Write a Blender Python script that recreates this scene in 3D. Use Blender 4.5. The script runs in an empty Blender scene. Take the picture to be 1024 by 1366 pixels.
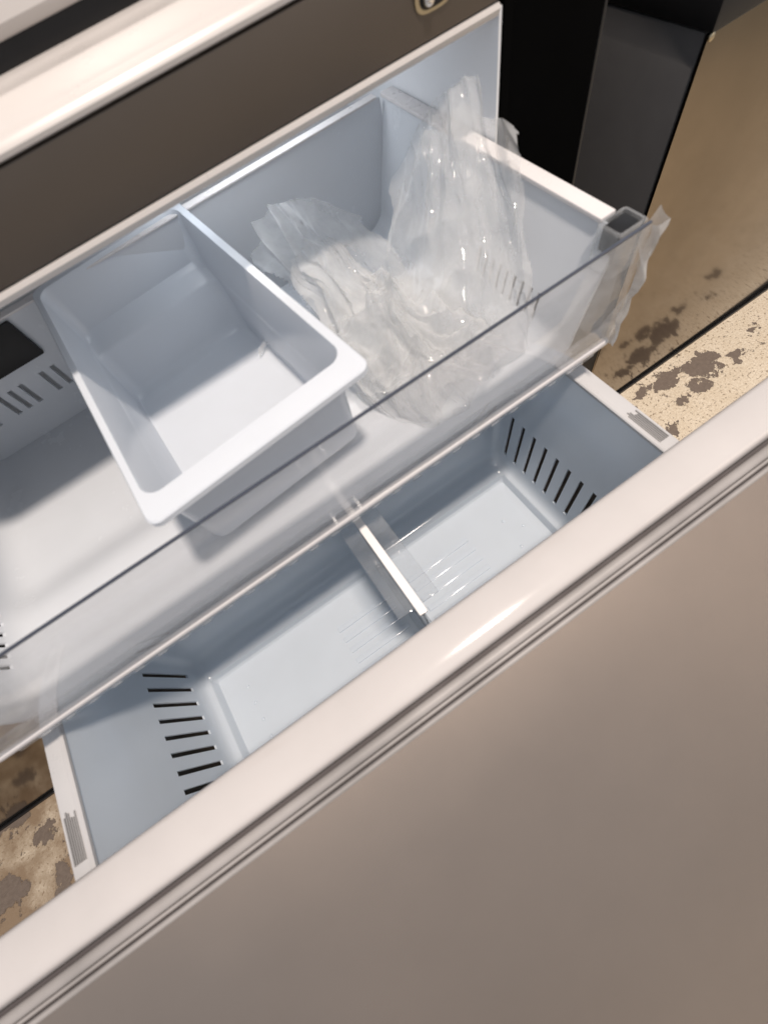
import bpy, bmesh, math, random
from mathutils import Vector, Matrix, noise
S = bpy.context.scene
COL = S.collection
rad = math.radians
H = 0.942            # height of the camera above the floor
# ------------------------------------------------------------------ camera
cam_d = bpy.data.cameras.new('camera')
cam = bpy.data.objects.new('camera', cam_d); COL.objects.link(cam); S.camera = cam
cam_d.sensor_fit = 'VERTICAL'; cam_d.sensor_height = 24.0; cam_d.sensor_width = 18.0
cam_d.lens = 24.0 * 600.0 / 1366.0
cam_d.clip_start = 0.01; cam_d.clip_end = 60
M = Matrix(((0.81789435, 0.56821639, -0.09043769),
            (-0.54597858, 0.71687516, -0.43358667),
            (-0.18153852, 0.40400512, 0.89656212))).to_4x4()
M.translation = Vector((0, 0, H)); cam.matrix_world = M
cam_d.dof.use_dof = True; cam_d.dof.focus_distance = 0.85; cam_d.dof.aperture_fstop = 3.2
# ------------------------------------------------------------------ light
W = bpy.data.worlds.new('World'); S.world = W; W.use_nodes = True
bg = W.node_tree.nodes['Background']
bg.inputs['Color'].default_value = (0.66, 0.69, 0.75, 1); bg.inputs['Strength'].default_value = 0.66
def area(name, loc, target, size, power, col, shape='DISK'):
    l = bpy.data.lights.new(name, 'AREA'); l.shape = shape; l.size = size; l.energy = power; l.color = col
    if shape == 'RECTANGLE': l.size_y = size * 0.5
    o = bpy.data.objects.new(name, l); COL.objects.link(o); o.location = loc
    o.rotation_euler = (Vector(target) - Vector(loc)).to_track_quat('-Z', 'Y').to_euler()
    return o
area('ceiling_lamp', (0.37, -0.40, H + 2.2), (0.2, 0.12, 0.4), 0.22, 74, (1.0, 0.87, 0.76))
area('freezer_fill', (0.15, 0.52, H - 0.170), (0.17, 0.48, H - 0.40), 0.24, 0.40, (0.93, 0.96, 1.0), 'RECTANGLE')  # unseen fill light added to brighten the basket interiors
area('sheen_light', (1.9, -1.9, H + 0.40), (0.1, 0.0, 0.5), 1.3, 5.0, (1.0, 0.80, 0.62))  # unseen light added at front right for the sheen on the steel door
vs = S.view_settings
vs.view_transform = 'Standard'; vs.look = 'None'; vs.exposure = 0.30; vs.gamma = 1
S.render.engine = 'CYCLES'
try:
    S.cycles.transparent_max_bounces = 24; S.cycles.max_bounces = 10
    S.cycles.caustics_reflective = False; S.cycles.caustics_refractive = False
except Exception: pass
# ------------------------------------------------------------------ materials
def newmat(name):
    m = bpy.data.materials.new(name); m.use_nodes = True
    nt = m.node_tree
    return m, nt, nt.nodes['Principled BSDF']
def N(nt, typ, **k):
    n = nt.nodes.new(typ)
    for a, b in k.items(): setattr(n, a, b)
    return n
def L(nt, a, b): nt.links.new(a, b)
def mth(nt, op, a, b=None, c=None, clamp=False):
    n = N(nt, 'ShaderNodeMath', operation=op); n.use_clamp = clamp
    for i, v in enumerate((a, b, c)):
        if v is None: continue
        if isinstance(v, (int, float)): n.inputs[i].default_value = v
        else: L(nt, v, n.inputs[i])
    return n.outputs[0]
def mixc(nt, f, a, b):
    n = N(nt, 'ShaderNodeMix', data_type='RGBA')
    if isinstance(f, (int, float)): n.inputs[0].default_value = f
    else: L(nt, f, n.inputs[0])
    for s, v in ((6, a), (7, b)):
        if isinstance(v, tuple): n.inputs[s].default_value = (*v, 1)
        else: L(nt, v, n.inputs[s])
    return n.outputs[2]
def nz(nt, scale, detail=4, rough=0.6, vec=None, stretch=None):
    if vec is None:
        tc = N(nt, 'ShaderNodeTexCoord'); vec = tc.outputs['Object']
    if stretch:
        mp = N(nt, 'ShaderNodeMapping'); mp.inputs['Scale'].default_value = stretch; L(nt, vec, mp.inputs[0]); vec = mp.outputs[0]
    n = N(nt, 'ShaderNodeTexNoise'); n.inputs['Scale'].default_value = scale
    n.inputs['Detail'].default_value = detail; n.inputs['Roughness'].default_value = rough
    L(nt, vec, n.inputs['Vector']); return n.outputs[0]
def bump(nt, b, h, strength, dist=0.001):
    n = N(nt, 'ShaderNodeBump'); n.inputs['Strength'].default_value = strength; n.inputs['Distance'].default_value = dist
    L(nt, h, n.inputs['Height']); L(nt, n.outputs[0], b.inputs['Normal'])
def ramp(nt, v, lo, hi):
    n = N(nt, 'ShaderNodeMapRange'); n.inputs[1].default_value = lo; n.inputs[2].default_value = hi; L(nt, v, n.inputs[0]); return n.outputs[0]
def plastic(name, col, rough=0.3, var=0.05, bmp=0.15, sss=0.0, trans=0.0, spec=0.5):
    m, nt, b = newmat(name)
    c2 = tuple(max(0, x * (1 - var * 1.6)) for x in col)
    L(nt, mixc(nt, ramp(nt, nz(nt, 9), 0.35, 0.7), col, c2), b.inputs['Base Color'])
    L(nt, ramp(nt, nz(nt, 30), -1.0, 1.0 + 1.0 / max(rough, .05) * 0.0 + 1.0), b.inputs['Roughness']) if False else None
    r = mth(nt, 'MULTIPLY_ADD', nz(nt, 26, 5), rough * 0.7, rough * 0.65); L(nt, r, b.inputs['Roughness'])
    b.inputs['Specular IOR Level'].default_value = spec
    if sss:
        b.inputs['Subsurface Weight'].default_value = sss; b.inputs['Subsurface Radius'].default_value = (0.02, 0.025, 0.03); b.inputs['Subsurface Scale'].default_value = 0.25
    if bmp: bump(nt, b, nz(nt, 900, 2), bmp, 0.0003)
    if trans:
        out = nt.nodes['Material Output']; t = N(nt, 'ShaderNodeBsdfTranslucent'); t.inputs[0].default_value = (*col, 1)
        mx = N(nt, 'ShaderNodeMixShader'); mx.inputs[0].default_value = trans
        L(nt, b.outputs[0], mx.inputs[1]); L(nt, t.outputs[0], mx.inputs[2]); L(nt, mx.outputs[0], out.inputs[0])
    return m
def metal(name, col, rough, stretch=(1, 1, 1), metallic=1.0, bs=0.15, sc=400, var=0.1, rv=0.5):
    m, nt, b = newmat(name)
    b.inputs['Metallic'].default_value = metallic
    c2 = tuple(x * (1 - var) for x in col)
    L(nt, mixc(nt, ramp(nt, nz(nt, 5, 5), 0.3, 0.7), col, c2), b.inputs['Base Color'])
    L(nt, mth(nt, 'MULTIPLY_ADD', nz(nt, 4, 3), rough * rv, rough * (1 - rv / 2)), b.inputs['Roughness'])
    if bs: bump(nt, b, nz(nt, sc, 3, 0.6, None, stretch), bs, 0.0004)
    return m
def clear(name, tint, opac, rough=0.06, milky=0.5, bmp=0.0, edge=0.5, refl=1.0, sc=40, stretch=None):
    """thin clear plastic: transparent, a reflection that grows at grazing angles, and a little milky scatter"""
    m = bpy.data.materials.new(name); m.use_nodes = True; nt = m.node_tree; nt.nodes.clear()
    out = N(nt, 'ShaderNodeOutputMaterial')
    tr = N(nt, 'ShaderNodeBsdfTransparent'); tr.inputs[0].default_value = (*tint, 1)
    gl = N(nt, 'ShaderNodeBsdfGlossy'); gl.inputs['Roughness'].default_value = rough
    df = N(nt, 'ShaderNodeBsdfDiffuse'); df.inputs[0].default_value = (0.8, 0.81, 0.82, 1)
    tl = N(nt, 'ShaderNodeBsdfTranslucent'); tl.inputs[0].default_value = (0.8, 0.81, 0.82, 1)
    ms = N(nt, 'ShaderNodeMixShader'); ms.inputs[0].default_value = 0.5; L(nt, df.outputs[0], ms.inputs[1]); L(nt, tl.outputs[0], ms.inputs[2])
    lw = N(nt, 'ShaderNodeLayerWeight'); lw.inputs['Blend'].default_value = edge
    lf = N(nt, 'ShaderNodeLayerWeight'); lf.inputs['Blend'].default_value = 0.5
    frv = mth(nt, 'MULTIPLY_ADD', mth(nt, 'POWER', lf.outputs['Facing'], 5.0), 0.9 * refl, 0.04 * refl)
    m1 = N(nt, 'ShaderNodeMixShader')
    streak = ramp(nt, nz(nt, sc, 6, 0.6, None, stretch), 0.3, 0.75)
    f = mth(nt, 'MULTIPLY', mth(nt, 'MULTIPLY_ADD', lw.outputs['Facing'], milky, opac), mth(nt, 'MULTIPLY_ADD', streak, 0.9, 0.55), clamp=True)
    L(nt, f, m1.inputs[0]); L(nt, tr.outputs[0], m1.inputs[1]); L(nt, ms.outputs[0], m1.inputs[2])
    m2 = N(nt, 'ShaderNodeMixShader'); L(nt, frv, m2.inputs[0]); L(nt, m1.outputs[0], m2.inputs[1]); L(nt, gl.outputs[0], m2.inputs[2])
    L(nt, m2.outputs[0], out.inputs[0])
    if bmp:
        n = N(nt, 'ShaderNodeBump'); n.inputs['Strength'].default_value = bmp; n.inputs['Distance'].default_value = 0.002
        L(nt, nz(nt, sc * 1.3, 4), n.inputs['Height'])
        for q in (gl, df, lf): L(nt, n.outputs[0], q.inputs['Normal'])
    return m
M_blue = plastic('pale_blue_plastic', (0.78, 0.85, 0.925), 0.13, 0.03, 0.05, trans=0.32)
M_bluetop = plastic('pale_grey_plastic', (0.69, 0.72, 0.76), 0.25, 0.03, 0.05, trans=0.22)
M_rim = plastic('rim_plastic', (0.62, 0.60, 0.60), 0.28, 0.03, 0.05)
M_tray = plastic('tray_plastic', (0.66, 0.70, 0.755), 0.22, 0.02, 0.05, trans=0.18)
M_white = plastic('white_plastic', (0.80, 0.78, 0.77), 0.25, 0.02, 0.05)
M_lip = plastic('door_liner_plastic', (0.50, 0.475, 0.465), 0.11, 0.04, 0.08)
M_sill = plastic('sill_plastic', (0.50, 0.475, 0.46), 0.3, 0.03, 0.05)
M_gasket = plastic('gasket_rubber', (0.33, 0.31, 0.30), 0.5, 0.2, 0.3)
M_groove = plastic('gasket_groove', (0.07, 0.06, 0.06), 0.7, 0.1, 0)
M_black = plastic('black_plastic', (0.012, 0.012, 0.013), 0.35, 0.2, 0.2, spec=0.25)
M_flange = plastic('flange_black', (0.003, 0.003, 0.003), 0.9, 0.1, 0, spec=0.0)
M_dgrey = plastic('dark_grey_paint', (0.10, 0.098, 0.10), 0.55, 0.1, 0.2)
M_liner = plastic('liner_plastic', (0.70, 0.72, 0.75), 0.35, 0.03, 0.05)
M_brown = metal('mullion_steel', (0.105, 0.089, 0.076), 0.45, (1, 30, 30), 0.7, 0.1, 200)
M_steel = metal('door_steel', (0.35, 0.292, 0.25), 0.45, (1, 12, 12), 0.97, 0.28, 1100, 0.08, 0.40)
M_panel = metal('reflective_steel', (0.25, 0.205, 0.152), 0.11, (1, 1, 1), 1.0, 0.05, 30, 0.2)
M_chrome = metal('chrome', (0.75, 0.72, 0.68), 0.15, bs=0)
M_brass = metal('brass', (0.42, 0.36, 0.25), 0.35, bs=0)
M_clear = clear('clear_acrylic', (0.98, 0.98, 0.985), 0.07, 0.04, 0.20, sc=3, stretch=(.35, 1, 22))
M_clear2 = clear('clear_divider', (0.96, 0.97, 0.98), 0.10, 0.06, 0.3)
M_cleare = plastic('acrylic_edge', (0.05, 0.058, 0.08), 0.3, 0.05, 0, spec=0.35)
M_film = clear('plastic_film', (0.975, 0.975, 0.97), 0.30, 0.035, 0.36, 0.0, 0.45, refl=0.5, sc=14)
M_rimlow = plastic('lower_rim_plastic', (.50, .495, .50), .3, .05, .05)
M_backing = plastic('backing_brown', (.07, .052, .042), .5, .3, 0.2)
M_grip = plastic('grip_ridges_grey', (0.24, 0.235, 0.235), 0.5, 0.05, 0)

# ------------------------------------------------------------------ mesh helpers
def P(x, y, d): return Vector((x, y, H - d))         # d = depth below the camera
def link(name, bm, mat, parent=None, smooth=30, kind=None):
    me = bpy.data.meshes.new(name)
    bmesh.ops.recalc_face_normals(bm, faces=bm.faces)
    bm.to_mesh(me); bm.free()
    me.materials.append(mat)
    if smooth:
        me.polygons.foreach_set('use_smooth', [True] * len(me.polygons)); me.set_sharp_from_angle(angle=rad(smooth))
    o = bpy.data.objects.new(name, me); COL.objects.link(o)
    if parent: o.parent = parent; o.matrix_parent_inverse = parent.matrix_basis.inverted()
    if kind: o['kind'] = kind
    return o
def thing(name, label, cat, loc=(0, 0, 0), group=None):
    o = bpy.data.objects.new(name, None); COL.objects.link(o); o.location = loc; o.empty_display_size = .05
    o['label'] = label; o['category'] = cat
    if group: o['group'] = group
    return o
def bx(bm, x0, x1, y0, y1, d0, d1, bev=0.0, seg=2, rot=None):
    vs_ = [bm.verts.new(P(x, y, d)) for x in (x0, x1) for y in (y0, y1) for d in (d0, d1)]
    f = [(0, 1, 3, 2), (4, 6, 7, 5), (0, 4, 5, 1), (2, 3, 7, 6), (0, 2, 6, 4), (1, 5, 7, 3)]
    fs = [bm.faces.new([vs_[i] for i in q]) for q in f]
    if rot: 
        for v in vs_: v.co = rot @ v.co
    if bev:
        es = list({e for q in fs for e in q.edges})
        bmesh.ops.bevel(bm, geom=es, offset=bev, segments=seg, affect='EDGES', profile=0.6)
def box(name, mat, parent, *a, bev=0.0, rot=None, **k):
    bm = bmesh.new(); bx(bm, *a, bev=bev, rot=rot); return link(name, bm, mat, parent, **k)
def extr(name, mat, parent, prof, x0, x1, closed=True, n=1, smooth=35, wob=0):
    """profile of (y, d) swept along x"""
    bm = bmesh.new(); rings = []
    for i in range(n + 1):
        x = x0 + (x1 - x0) * i / n
        rings.append([bm.verts.new(P(x, y, d)) for y, d in prof])
    m = len(prof)
    for a, b in zip(rings, rings[1:]):
        for j in range(m if closed else m - 1):
            bm.faces.new((a[j], a[(j + 1) % m], b[(j + 1) % m], b[j]))
    if closed: bm.faces.new(rings[0]); bm.faces.new(rings[-1][::-1])
    return link(name, bm, mat, parent, smooth)
def rrect(x0, x1, y0, y1, r, d, n=7):
    pts = []
    for cx, cy, a0 in ((x1 - r, y1 - r, 0), (x0 + r, y1 - r, 90), (x0 + r, y0 + r, 180), (x1 - r, y0 + r, 270)):
        for i in range(n + 1):
            a = rad(a0 + 90 * i / n); pts.append(P(cx + r * math.cos(a), cy + r * math.sin(a), d))
    return pts
def loft(bm, rings, cap0=False, cap1=False, xf=None, loop=False):
    vr = [[bm.verts.new(xf @ p if xf else p) for p in r] for r in rings]
    m = len(vr[0])
    prs = list(zip(vr, vr[1:])) + ([(vr[-1], vr[0])] if loop else [])
    for a, b in prs:
        for j in range(m): bm.faces.new((a[j], a[(j + 1) % m], b[(j + 1) % m], b[j]))
    if cap0: bm.faces.new(vr[0])
    if cap1: bm.faces.new(vr[-1][::-1])
def cut(o, cutter_bm):
    me = bpy.data.meshes.new('cutter'); bmesh.ops.recalc_face_normals(cutter_bm, faces=cutter_bm.faces); cutter_bm.to_mesh(me); cutter_bm.free()
    c = bpy.data.objects.new('cutter', me); COL.objects.link(c)
    md = o.modifiers.new('cut', 'BOOLEAN'); md.operation = 'DIFFERENCE'; md.object = c; md.solver = 'EXACT'
    dg = bpy.context.evaluated_depsgraph_get(); dg.update()
    new = bpy.data.meshes.new_from_object(o.evaluated_get(dg), depsgraph=dg)
    mat = o.data.materials[0]
    o.modifiers.remove(md); old = o.data; o.data = new; new.name = old.name
    new.materials.clear(); new.materials.append(mat)
    for p in new.polygons: p.material_index = 0
    new.polygons.foreach_set('use_smooth', [True] * len(new.polygons)); new.set_sharp_from_angle(angle=rad(25))
    bpy.data.objects.remove(c); bpy.data.meshes.remove(me); bpy.data.meshes.remove(old)

# ------------------------------------------------------------------ floor
def floor_material():
    m, nt, b = newmat('worn_speckled_floor')
    tc = N(nt, 'ShaderNodeTexCoord'); sep = N(nt, 'ShaderNodeSeparateXYZ'); L(nt, tc.outputs['Object'], sep.inputs[0])
    wn = N(nt, 'ShaderNodeTexNoise'); wn.inputs['Scale'].default_value = 36; wn.inputs['Detail'].default_value = 7; wn.inputs['Roughness'].default_value = .68
    L(nt, tc.outputs['Object'], wn.inputs['Vector'])
    ws = N(nt, 'ShaderNodeSeparateColor'); L(nt, wn.outputs['Color'], ws.inputs[0])
    wx = mth(nt, 'MULTIPLY_ADD', ws.outputs[0], 0.09, -0.045); wy = mth(nt, 'MULTIPLY_ADD', ws.outputs[1], 0.09, -0.045)
    X = mth(nt, 'ADD', sep.outputs[0], wx); Y = mth(nt, 'ADD', sep.outputs[1], wy)
    blobs = [(.902, .304, .034, .017), (.905, .275, .018, .008), (.850, .262, .020, .014), (.795, .262, .010, .009), (.975, .272, .012, .010),
             (.807, .317, .022, .013), (.752, .333, .018, .007), (.845, .325, .013, .008), (.962, .262, .007, .006),
             (1.06, .30, .012, .009), (1.12, .24, .02, .012), (.72, .22, .014, .01),
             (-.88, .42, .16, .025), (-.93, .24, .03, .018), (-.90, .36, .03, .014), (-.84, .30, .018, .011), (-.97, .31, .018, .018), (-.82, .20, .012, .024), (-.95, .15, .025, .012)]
    best = None
    for cx, cy, rx, ry in blobs:
        dx = mth(nt, 'MULTIPLY', mth(nt, 'SUBTRACT', X, cx), 1 / rx); dy = mth(nt, 'MULTIPLY', mth(nt, 'SUBTRACT', Y, cy), 1 / ry)
        q = mth(nt, 'ADD', mth(nt, 'MULTIPLY', dx, dx), mth(nt, 'MULTIPLY', dy, dy))
        best = q if best is None else mth(nt, 'MINIMUM', best, q)
    stain = ramp(nt, best, 2.2, 1.9)
    # small chips and specks
    sp = ramp(nt, nz(nt, 150, 5, 0.62), 0.57, 0.63)
    sp2 = ramp(nt, nz(nt, 33, 6, 0.72), 0.625, 0.65)
    grime = ramp(nt, nz(nt, 240, 6, 0.7), 0.38, 0.68)
    grime2 = ramp(nt, nz(nt, 18, 5, 0.6), 0.35, 0.7)
    base = mixc(nt, grime, (0.86, 0.76, 0.61), (0.62, 0.50, 0.36))
    base = mixc(nt, mth(nt, 'MULTIPLY', grime2, 0.3), base, (0.52, 0.40, 0.25))
    base = mixc(nt, mth(nt, 'MULTIPLY', sp, 0.8), base, (0.22, 0.15, 0.09))
    # browner, darker base towards the left, broken up by noise
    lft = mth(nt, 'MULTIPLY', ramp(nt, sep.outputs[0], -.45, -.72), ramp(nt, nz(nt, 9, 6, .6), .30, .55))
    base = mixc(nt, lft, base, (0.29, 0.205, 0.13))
    dark = mixc(nt, nz(nt, 120, 5), (0.12, 0.09, 0.07), (0.25, 0.195, 0.155))
    msk = mth(nt, 'MAXIMUM', stain, mth(nt, 'MULTIPLY', sp2, 0.9))
    base = mixc(nt, msk, base, dark)
    L(nt, base, b.inputs['Base Color']); b.inputs['Roughness'].default_value = 0.55
    hgt = mth(nt, 'ADD', mth(nt, 'MULTIPLY', msk, -1.5), mth(nt, 'MULTIPLY', grime, 0.4))
    bump(nt, b, hgt, 0.7, 0.0015)
    return m
bm = bmesh.new()
v = [bm.verts.new((x, y, 0)) for x, y in ((-6, -6), (6, -6), (6, 6), (-6, 6))]; bm.faces.new(v)
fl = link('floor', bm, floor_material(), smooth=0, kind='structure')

# ------------------------------------------------------------------ neighbouring appliances
def neighbour(name, label, x0, x1, top, side_right):
    t = thing(name, label, 'appliance', ((x0 + x1) / 2, .36, 0))
    box('front_panel', M_panel, t, x0, x1, .360, .364, top + .012, H - .010, bev=.0015)
    box('body_shell', M_dgrey, t, x0 + .0015, x1 - .0015, .3655, .90, top + .012, H - .02, bev=.002)
    box('toe_strip', M_black, t, x0 + .004, x1 - .004, .368, .372, H - .022, H - .001)
    box('gap_shadow_strip', M_black, t, x0 + .004, x1 - .004, .3560, .3598, H - .0095, H - .0005, bev=.0008)  # black strip standing in for the shadow gap at the floor
    box('top', M_black, t, x0 - .002, x1 + .002, .356, .91, top - .02, top + .010, bev=.003)
    return t
nb = neighbour('kitchen_appliance', 'steel fronted appliance right of the fridge, mirroring the stained floor', .578, 1.55, .258, False)
bm = bmesh.new(); bmesh.ops.create_uvsphere(bm, u_segments=14, v_segments=8, radius=.0042, matrix=Matrix.Translation(P(.5805, .3585, .2715)) @ Matrix.Diagonal((1, .5, 1, 1)))
link('screw', bm, M_brass, nb)
nb2 = neighbour('kitchen_appliance', 'brown steel appliance left of the fridge behind the dark stained floor', -1.6, -.53, .30, True)

# ------------------------------------------------------------------ refrigerator
FR = thing('refrigerator', 'refrigerator cabinet with brown steel crossbar above the pulled out freezer drawers', 'refrigerator', (-.02, .371, 0))
XL, XR = -.356, .3165
box('side_panel', M_black, FR, XR + .1145, XR + .118, .371, 1.0, -.25, H - .03, bev=.001)
box('side_panel', M_black, FR, XL - .118, XL - .1145, .371, 1.0, -.25, H - .03, bev=.001)
box('front_flange', M_flange, FR, XR + .003, XR + .114, .3715, .39, -.25, H - .05, bev=.002)
box('front_flange', M_flange, FR, XL - .114, XL - .003, .3715, .39, -.25, H - .05, bev=.002)
box('flange_edge', M_flange, FR, XR + .0032, XR + .012, .3685, .3712, .10, H - .06, bev=.001)
box('crossbar', M_brown, FR, XL - .003, XR + .0025, .371, .44, .111, .1615, bev=.0015)
extr('crossbar_trim', M_sill, FR, [(.3705, .1625), (.3695, .1655), (.371, .1695), (.376, .172), (.440, .173), (.440, .1625)], XL, XR)
extr('sill_trim', M_sill, FR, [(.372, .1098), (.3700, .1085), (.3695, .106), (.3715, .1025), (.3745, .1010), (.3765, .1012), (.379, .1000), (.3835, .0978), (.398, .0962), (.4005, .0950), (.404, .0950), (.4065, .0960), (.420, .0950), (.43, .0945), (.436, .096), (.436, .1098)], XL - .003, XR + .0025)
box('gap_band', M_black, FR, XL, XR, .4365, .445, .078, .1098)  # black band between the sill and the crisper front
extr('crisper_front', M_sill, FR, [(.447, .1), (.440, .0865), (.434, .0835), (.431, .078), (.432, .07), (.440, .062), (.447, .04), (.450, -.02), (.52, -.02), (.52, .1)], XL, XR)
lt = .003
box('liner_wall', M_liner, FR, XR, XR + .0025, .3705, .66, .165, .90)
box('liner_wall', M_liner, FR, XL - .0025, XL, .3705, .66, .165, .90)
box('liner_back', M_liner, FR, XL, XR, .66, .663, .165, .90)
box('liner_roof', M_liner, FR, XL, XR, .441, .6595, .164, .1675)
box('liner_floor', M_liner, FR, XL, XR, .395, .6595, .88, .884)
# hinge pocket on the crossbar
bm = bmesh.new(); rr = []
for r, yy in ((1.0, .3708), (1.0, .3698), (.80, .3698), (.80, .3708)):
    rr.append([P(.258 + r * .016 * math.copysign(abs(math.cos(a)) ** .6, math.cos(a)), yy, .1385 + r * .0085 * math.copysign(abs(math.sin(a)) ** .8, math.sin(a))) for a in [2 * math.pi * i / 28 for i in range(28)]])
loft(bm, rr, loop=True); hp = link('hinge_pocket', bm, M_brass, FR)
bm = bmesh.new(); bm.faces.new([bm.verts.new(P(.258 + .0128 * math.cos(a), .3704, .1385 + .0068 * math.sin(a))) for a in [2 * math.pi * i / 24 for i in range(24)]]); link('pocket_recess', bm, M_black, hp)
bm = bmesh.new(); bmesh.ops.create_uvsphere(bm, u_segments=16, v_segments=10, radius=.0045, matrix=Matrix.Translation(P(.2525, .3690, .1395))); link('hinge_pin', bm, M_chrome, hp)

# ------------------------------------------------------------------ freezer drawer door (leaning out)
DR = thing('freezer_drawer_door', 'leaning stainless freezer drawer door with white inner liner lip in the foreground', 'drawer door', (-.02, .0, .2))
X0, X1 = -.49, .45
extr('liner_lip', M_lip, DR, [(.0785, .50), (.0782, .397), (.0778, .3935), (.0762, .3912), (.073, .3900), (.058, .3892), (.052, .3893), (.048, .3896), (.0445, .3901), (.0415, .3909), (.039, .3921), (.0372, .3938), (.0362, .3966), (.0352, .402), (.0345, .415), (.0345, .50)], X0 + .01, X1 - .01)
extr('gasket_channel', M_groove, DR, [(.0343, .404), (.0080, .412), (.0080, .44), (.0343, .44)], X0 + .006, X1 - .006)
def bead(name, y, d, ry, rd, mat):
    extr(name, mat, DR, [(y + ry * math.cos(a), d - rd * math.sin(a)) for a in [2 * math.pi * i / 14 for i in range(14)]], X0 + .004, X1 - .004, smooth=60)
bead('gasket', .0268, .4045, .0046, .0042, M_gasket)
bead('gasket', .0205, .4070, .0018, .003, M_gasket)
bead('gasket', .0150, .4075, .0026, .0045, M_gasket)
th = rad(57); uy, ud = -math.sin(th), math.cos(th)
ny, nd = -math.cos(th), -math.sin(th)      # outward normal in (y, d)
prof = []
Lp = .60; n = 16
for i in range(n + 1):
    s = i / n; b_ = .010 * math.sin(math.pi * min(1, s)) ** .8
    edge = -.0025 * math.exp(-s * 26)
    prof.append((.0118 + uy * s * Lp + ny * (b_ + edge), .4035 + ud * s * Lp + nd * (b_ + edge)))
back = [(y - ny * .035 + (0 if i else 0), d - nd * .035) for i, (y, d) in enumerate(reversed([prof[1], prof[-1]]))]
extr('steel_panel', M_steel, DR, prof + [(prof[-1][0] - ny * .03, prof[-1][1] - nd * .03), (.0118, .44)], X0, X1, smooth=40)

# ------------------------------------------------------------------ lower basket
CX = -.0203
LB = thing('lower_basket', 'pale blue slotted lower freezer basket behind the door lip', 'basket', (CX, .19, H - .70))
def lring(off, d, dd=None, ex=0.0):
    """rounded-rect ring of the basket at depth dd (wall line), offset outward by off"""
    q = dd if dd is not None else d
    t = min(1, max(0, (q - .424) / .27))
    hw = .3195 - .025 * t + off - ex * .55; y1 = .3165 - .022 * t + off - ex * 1.45; y0 = .052 + .01 * t - off + ex
    return rrect(CX - hw, CX + hw, y0, y1, max(.004, .013 + off - ex * .3), d)
bm = bmesh.new()
inner = [lring(0, .4245)] + [lring(0, d) for d in (.46, .52, .58, .64, .654)]
inner += [lring(0, .6600, ex=.0005), lring(0, .6680, ex=.003), lring(0, .6725, ex=.0065), lring(0, .6755, ex=.011), lring(0, .6770, ex=.0165), lring(0, .6785, ex=.0205), lring(0, .6810, ex=.0228), lring(0, .6900, ex=.0245), lring(0, .6930, ex=.0265), lring(0, .6943, ex=.031), lring(0, .6943, ex=.05)]
outer = [lring(.003, d) for d in (.66, .60, .52, .428)]
outer = [lring(.003, .6975, ex=.034), lring(.003, .690, ex=.024), lring(.003, .676, ex=.008)] + outer
loft(bm, outer + inner, True, True)
shell = link('basket_shell', bm, M_blue, LB, 28)
cb = bmesh.new()
ys = [.2760 - .0224 * i for i in range(8)]
for y in ys:
    for sx in (1, -1):
        x = CX + sx * .283
        bx(cb, x - .03, x + .03, y - .0032, y + .0032, .5585, .6500)
cut(shell, cb)
# rim flange
bm = bmesh.new()
def rring(o, d): return rrect(CX - .3195 - o, CX + .3195 + o, .052 - o, .3165 + o, .013 + o, d)
loft(bm, [rring(-.0008, .4265), rring(-.0008, .4232), rring(.0006, .4222), rring(.003, .4224), (rring(.0045, .4240)), rring(.019, .4244), rring(.0208, .4250), rring(.0216, .4275), rring(.0216, .440), rring(.0196, .440), rring(.019, .4275), rring(.004, .4265)], loop=True)
link('rim', bm, M_rimlow, LB, 35)
# corner ledge at the back left and right, and grip ridges near the door
for sx in (1, -1):
    xo = CX + sx * .3310
    bm = bmesh.new()
    for i in range(6):
        x = xo + (i - 2.5) * .0021
        bx(bm, x - .0006, x + .0006, .094, .135 + .004 * math.sin(i * 1.3), .4232, .4246)
    link('grip_ridges', bm, M_grip, LB, 0, kind='stuff')
    box('rim_bridge', M_rimlow, LB, xo - .0095, xo + .0102, .215, .236, .4205, .4246, bev=.0014)
for sx in (1, -1):
    x = CX + sx * .3345
    box('slot_backing', M_backing, LB, x - .0025, x + .0025, .05, .36, .485, .80, bev=.001)  # unseen dark plates added outside the walls so the slots look dark
# floor ribs
rib_me = None
for xa, xb in ((-.100, -.004), (.034, .150)):
    for i in range(6):
        y = .118 + i * .0185
        o = box('rib', M_blue, LB, xa, xb, y - .0042, y + .0042, .6915, .6955, bev=.0011)
# drip dimples
dm = None
rnd = random.Random(3)
for i, (x, y) in enumerate([(-.262, .222), (-.262, .195), (-.262, .168), (-.262, .141), (-.262, .115), (.215, .2), (.21, .15), (.235, .175)]):
    bm = bmesh.new(); bmesh.ops.create_uvsphere(bm, u_segments=10, v_segments=6, radius=.0028, matrix=Matrix.Translation(P(x, y, .6943)) @ Matrix.Diagonal((1, 1, .6, 1)))
    link('foot_pip', bm, M_blue, LB)
# ------------------------------------------------------------------ basket divider
DV = thing('basket_divider', 'clear upright divider with white top bar splitting the lower basket', 'divider', (.015, .2, H - .69))
bm = bmesh.new()
bx(bm, .0105, .0195, .095, .300, .4255, .4300, bev=.0012); link('top_bar', bm, M_white, DV)
box('divider_plate', M_clear2, DV, .0135, .0165, .1000, .290, .4305, .690, bev=.0008)
box('clear_flange', M_clear2, DV, .0200, .0390, .105, .292, .4300, .4322, bev=.0006)
box('clear_flange', M_clear2, DV, -.0080, .0100, .105, .292, .4300, .4322, bev=.0006)
box('stiffener', M_clear2, DV, .0105, .0195, .262, .272, .4232, .4250, bev=.0006)
box('foot_rail', M_clear2, DV, .004, .026, .11, .262, .6845, .6922, bev=.0015)

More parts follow.
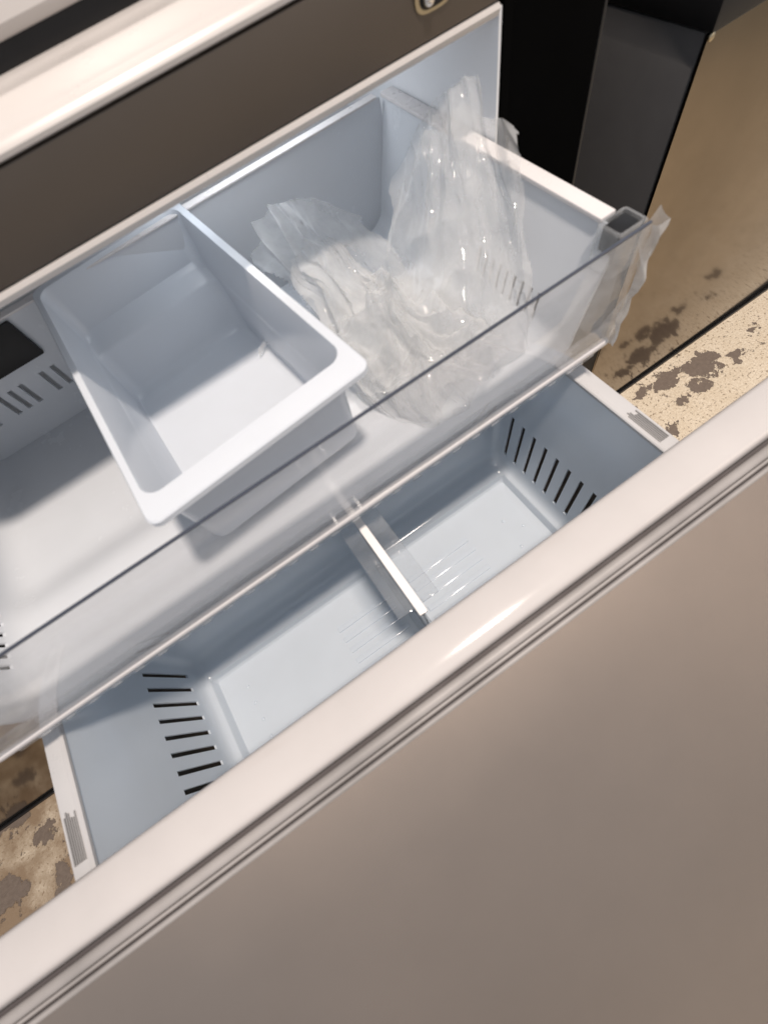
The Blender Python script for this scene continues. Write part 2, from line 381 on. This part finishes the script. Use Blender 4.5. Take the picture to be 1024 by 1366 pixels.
# ------------------------------------------------------------------ upper basket
UB = thing('upper_basket', 'pale grey upper freezer basket with clear front panel holding the tray and bag', 'basket', (CX, .37, H - .39))
def uprof(y):
    """U section at depth position y: list of (x, d); the floor steps down behind the crease"""
    t = min(1, max(0, (y - .30) / .05)); fd = .369 + .016 * t * t * (3 - 2 * t)
    pts = []; hw0, hw1 = .3225, .292; r = .026
    pts.append((-hw0, .2560)); 
    for i in range(1, 6): pts.append((-(hw0 + (hw1 + .004 - hw0) * i / 5), .2560 + (fd - r - .2560) * i / 5))
    for i in range(1, 8):
        a = rad(90 * i / 7); pts.append((-(hw1 + .004 - r * (1 - math.cos(a))), fd - r + r * math.sin(a)))
    for i in range(1, 6): pts.append((-(hw1 + .004 - r) * (1 - i / 5), fd))
    full = pts + [(-x, d) for x, d in reversed(pts[:-1])]
    return [(CX + x, d) for x, d in full]
bm = bmesh.new(); rows = []
yv = [.204, .21, .225] + [.24 + .01 * i for i in range(31)]
for y in yv: rows.append([bm.verts.new(P(x, y, d)) for x, d in uprof(y)])
# thickness: second skin outside
rows2 = []
for y in yv:
    pr = uprof(y); q = []
    for i, (x, d) in enumerate(pr):
        a = pr[max(0, i - 1)]; b = pr[min(len(pr) - 1, i + 1)]
        tx, td = b[0] - a[0], b[1] - a[1]; l = math.hypot(tx, td); q.append(bm.verts.new(P(x - td / l * .0028, y, d + tx / l * .0028)))
    rows2.append(q)
for R_ in (rows, rows2):
    for a, b in zip(R_, R_[1:]):
        for j in range(len(a) - 1): bm.faces.new((a[j], a[j + 1], b[j + 1], b[j]))
for k in (0, -1):
    a, b = rows[k], rows2[k]
    for j in range(len(a) - 1): bm.faces.new((a[j], a[j + 1], b[j + 1], b[j]))
for j in (0, -1):
    for i in range(len(rows) - 1): bm.faces.new((rows[i][j], rows[i + 1][j], rows2[i + 1][j], rows2[i][j]))
us = link('basket_shell', bm, M_bluetop, UB, 30)
cb = bmesh.new()
for i in range(9):
    for sx in (1, -1):
        y = .2560 + i * .0115; bx(cb, CX + sx * .31 - .03, CX + sx * .31 + .03, y - .0024, y + .0024, .3290, .3560)
cut(us, cb)
# rear wall with its slots and openings
bw = box('rear_wall', M_bluetop, UB, CX - .318, CX + .318, .5402, .5430, .2565, .3870, bev=0)
cb = bmesh.new()
for x in (-.166, -.180, -.206, -.2195, -.233, -.259, -.272, -.30):
    bx(cb, x - .0029, x + .0029, .53, .56, .3185, .3470)
cut(bw, cb)
box('air_duct_cover', M_black, UB, CX - .30, -.158, .5350, .5400, .2575, .3010, bev=.0022)
box('grey_panel', plastic('mid_grey_plastic', (.22, .23, .24), .4, .05, 0), UB, -.112, -.070, .5378, .5400, .2600, .2850, bev=.001)  # small grey rectangle set on the rear wall
bm = bmesh.new(); bmesh.ops.create_cone(bm, cap_ends=True, segments=12, radius1=.0022, radius2=.0018, depth=.0012, matrix=Matrix.Translation(P(.167, .5396, .3277)) @ Matrix.Rotation(rad(90), 4, 'X')); link('screw_hole', bm, M_black, UB)
# rims
for sx in (1, -1):
    xa = CX + sx * .3190; xb = CX + sx * .3345
    box('rim', M_rim, UB, min(xa, xb), max(xa, xb), .2225, .5400, .2520, .2562, bev=.0015)
box('rim', M_rim, UB, CX - .314, CX + .314, .5385, .5500, .2535, .2562, bev=.0015)
# front end caps with a square socket, and the clear panel
for sx in (1, -1):
    bm = bmesh.new(); cx = CX + sx * .3270; xo = cx + sx * .001
    loft(bm, [rrect(xo - .0150, xo + .0150, .1975, .2215, .003, .2530, 3), rrect(xo - .0115, xo + .0115, .2005, .2185, .002, .2522, 3), rrect(xo - .0115, xo + .0115, .2005, .2185, .002, .285, 3), rrect(xo - .0150, xo + .0150, .1975, .2215, .003, .290, 3)], loop=True)
    link('clear_end_cap', bm, M_clear2, UB)
    box('socket', M_black, UB, xo - .0108, xo + .0108, .2012, .2178, .2542, .280, bev=.001)
    box('clear_side_panel', M_clear, UB, xo - .0012, xo + .0012, .2000, .2210, .291, .366, bev=.0005)
cp = box('clear_front_panel', M_clear, UB, CX - .342, CX + .342, .1940, .1968, .2545, .3665, bev=.0006)
box('panel_top_edge', M_cleare, UB, CX - .342, CX + .342, .1939, .1964, .2526, .2543, bev=.0006)
box('panel_bottom_edge', M_cleare, UB, CX - .340, CX + .340, .1990, .2018, .3668, .3684, bev=.0003)
extr('front_ledge', M_clear2, UB, [(.1972, .349), (.1995, .349), (.1995, .3655), (.1972, .3655)], CX - .330, CX + .330)
extr('bottom_trim', M_rim, UB, [(.2030, .3690), (.1950, .3688), (.1938, .3698), (.1934, .3730), (.1938, .3762), (.1948, .3770), (.2030, .3770)], CX - .338, CX + .338, smooth=50)
extr('drip_edge', M_clear2, UB, [(.1955, .3774), (.1955, .3835), (.1975, .3835), (.1975, .3774)], CX - .325, CX + .325)
for i in range(26):
    x = CX - .30 + i * .0235
    box('locating_rib', M_clear2, UB, x, x + .009, .1925, .1945, .3775, .3795)

# ------------------------------------------------------------------ pull out tray
TR = thing('storage_tray', 'white rimmed open tray with sloping front sitting in the upper basket', 'tray', (-.02, .38, H - .31))
XF = Matrix.Translation(Vector((-.013, .225, 0))) @ Matrix.Rotation(rad(4.2), 4, 'Z') @ Matrix.Translation(Vector((.013, -.225, 0)))
def tr(xa, xb, ya, yb, r, d, nar=0.006):
    pts = rrect(xa, xb, ya, yb, r, d)
    out = []
    for p in pts:
        t = (p.y - .22) / .33; c = -.013
        out.append(Vector((c + (p.x - c) * (1 - .10 * max(0, t)), p.y, p.z)))
    return out
xl, xr, yf, yb = -.110, .084, .2185, .552
bm = bmesh.new()
loft(bm, [tr(xl + .014, xr - .022, yf + .045, yb - .075, .012, .3620), tr(xl + .011, xr - .019, yf + .038, yb - .069, .014, .3600), tr(xl + .0095, xr - .017, yf + .034, yb - .064, .014, .3540), tr(xl + .009, xr - .016, yf + .033, yb - .047, .013, .3140), tr(xl + .0088, xr - .0155, yf + .032, yb - .043, .013, .3105), tr(xl + .0086, xr - .015, yf + .031, yb - .024, .013, .3060), tr(xl + .0084, xr - .0145, yf + .030, yb - .018, .013, .3000), tr(xl + .0075, xr - .0092, yf + .024, yb - .010, .014, .2520),
          tr(xl + .0068, xr - .0084, yf + .0225, yb - .0085, .014, .2500), tr(xl + .0012, xr - .0012, yf + .0012, yb - .001, .010, .2498), tr(xl, xr, yf, yb, .010, .2512), tr(xl, xr, yf, yb, .010, .2560),
          tr(xl + .0015, xr - .0015, yf + .0015, yb - .0015, .009, .2560), tr(xl + .0055, xr - .007, yf + .021, yb - .0065, .014, .2545), tr(xl + .007, xr - .013, yf + .029, yb - .014, .013, .3020), tr(xl + .007, xr - .0135, yf + .030, yb - .04, .013, .3160), tr(xl + .008, xr - .015, yf + .032, yb - .060, .013, .3560), tr(xl + .012, xr - .020, yf + .042, yb - .072, .012, .3640)], True, True, XF)
link('tray_body', bm, M_tray, TR, 35)
# ------------------------------------------------------------------ plastic film in the basket
def film(name, label, f, nu, nv, keep=None, mat=None, cat='plastic bag'):
    bm = bmesh.new(); g = [[None] * (nv + 1) for _ in range(nu + 1)]
    for i in range(nu + 1):
        for j in range(nv + 1):
            u, v_ = i / nu, j / nv
            if keep and not keep(u, v_): continue
            g[i][j] = bm.verts.new(f(u, v_))
    for i in range(nu):
        for j in range(nv):
            q = (g[i][j], g[i + 1][j], g[i + 1][j + 1], g[i][j + 1])
            if all(q): bm.faces.new(q)
    return bm
def rn(x, y, z, s, o=0):
    v_ = 0; a = 1
    for k in range(4):
        v_ += a * (1 - abs(noise.noise(Vector((x * s + o, y * s - o, z * s + o * .3))))* 2.2); a *= .52; s *= 2.05
    return v_ / 1.9
BG = thing('plastic_bag', 'crumpled clear plastic bag stuffed beside the tray in the upper basket', 'plastic bag', (.2, .33, H - .38))
def curve(pts, t):
    """smooth curve through three points given as (x, y, d)"""
    a, b, c = [Vector(p) for p in pts]; ctl = 2 * b - (a + c) / 2
    return a * (1 - t) ** 2 + ctl * 2 * t * (1 - t) + c * t * t
def inside(p):
    x, y, d = p
    floor_ = .369 + .016 * min(1, max(0, (y - .30) / .05)) - .0015
    d = min(d, floor_); x = min(x, CX + .3215 - (d - .256) * .21) if d > .250 else min(x, .3120)
    return P(x, max(y, .2), d)
def fan(top, bot, seed, folds, amp, crump):
    def f(u, v_):
        p = curve(top, u).lerp(curve(bot, u), v_ ** 1.1)
        uu = u + .06 * noise.noise(Vector((u * 3, v_ * 3, seed)))
        k = 1 - abs(noise.noise(Vector((uu * folds, v_ * 1.3, seed)))) * 2.4
        k += .5 * (1 - abs(noise.noise(Vector((uu * folds * 2.1, v_ * 1.6, seed + 4)))) * 2.4)
        c = (1 - 2 * abs(noise.noise(Vector((u * 4.5, v_ * 4.5, seed))))) * .8
        n_ = Vector((-.75, -.35, -.55))
        q = p + n_ * (amp * (k - .6) * (.35 + .65 * math.sin(math.pi * min(1, v_ * .8 + .15))) + crump * (c - .4))
        q += Vector((noise.noise(Vector((u * 5, v_ * 5, seed + 1))), noise.noise(Vector((u * 5, v_ * 5, seed + 2))), noise.noise(Vector((u * 5, v_ * 5, seed + 3))))) * crump * .8
        return inside(q)
    return f
def ragged(seed, e=.07):
    return lambda u, v_: u > e * (.5 + noise.noise(Vector((v_ * 4, 0, seed)))) and u < 1 - e * (.5 + noise.noise(Vector((v_ * 4, 3, seed)))) and v_ > .5 * e * (1 + noise.noise(Vector((u * 5, 7, seed))))
for k_, (top, bot, sd, fo, am, cr) in enumerate((
        (((.225, .400, .250), (.272, .395, .205), (.303, .374, .195)), ((.140, .345, .37), (.175, .250, .366), (.275, .275, .355)), 1.0, 3, .009, .006),
        (((.245, .385, .235), (.285, .382, .212), (.304, .320, .228)), ((.170, .300, .37), (.215, .235, .366), (.288, .262, .350)), 6.0, 3.4, .008, .008),
        (((.088, .480, .290), (.135, .480, .255), (.215, .440, .300)), ((.092, .300, .368), (.125, .225, .367), (.200, .280, .366)), 9.0, 5, .011, .008),
        (((.094, .400, .285), (.140, .430, .275), (.178, .385, .325)), ((.100, .270, .366), (.150, .215, .366), (.210, .260, .362)), 21.0, 6, .011, .010))):
    bm = film('film_fold', '', fan(top, bot, sd, fo, am, cr), 90, 110, ragged(sd)); link('film_fold', bm, M_film, BG, 60)
def pile(u, v_):
    x = .088 + .165 * u; y = .206 + .20 * v_
    h = .034 + .058 * math.exp(-((u - .38) / .28) ** 2 - ((v_ - .55) / .3) ** 2)
    h = h * (.45 + .75 * rn(x, y, 0, 15, 2.2)) + .006 * noise.noise(Vector((x * 80, y * 80, 3)))
    x += .018 * noise.noise(Vector((x * 26, y * 26, 1))); y += .018 * noise.noise(Vector((x * 24, y * 24, 6)))
    return inside((max(.087, x), y, .3675 - max(.002, h)))
bm = film('film_pile', '', pile, 110, 110, lambda u, v_: (u - .45) ** 2 + (v_ - .5) ** 2 < .22 + .10 * noise.noise(Vector((u * 4, v_ * 4, 8)))); link('film_pile', bm, M_film, BG, 60)
# peeling protective film on the right end of the clear panel
def peel(u, v_):
    d = .2535 + .118 * v_; a = u
    x = CX + .3395 + (.021 * a * (1 - .25 * v_)) + .004 * noise.noise(Vector((u * 3, v_ * 7, 4)))
    y = .1925 - .010 * math.sin(a * 3.0) + .012 * a + .006 * noise.noise(Vector((u * 2.5, v_ * 6, 8))) 
    x -= .020 * v_ * v_ * a + .006 * a * math.sin(v_ * 9)
    return P(x, y, d)
bm = film('protective_film', '', peel, 26, 60); pf = link('protective_film', bm, M_film, None, 60)
pf['label'] = 'loose strip of clear protective film peeling off the right end of the front panel'; pf['category'] = 'plastic film'
# scrap of film lying in the tray
def scrap(u, v_): return P(.030 + .030 * u + .006 * v_, .418 + .016 * v_ + .012 * u, (.3588) - .003 * math.sin(u * 3.1) - .0025 * math.sin(v_ * 3.1) - .0015 * rn(u, v_, 0, 3))
bm = film('film_scrap', '', scrap, 16, 10, lambda u, v_: abs(v_ - .5) < .5 - .35 * u); sc_ = link('plastic_scrap', bm, M_film, None, 60)
sc_['label'] = 'small glossy scrap of clear plastic lying on the tray bottom'; sc_['category'] = 'plastic scrap'
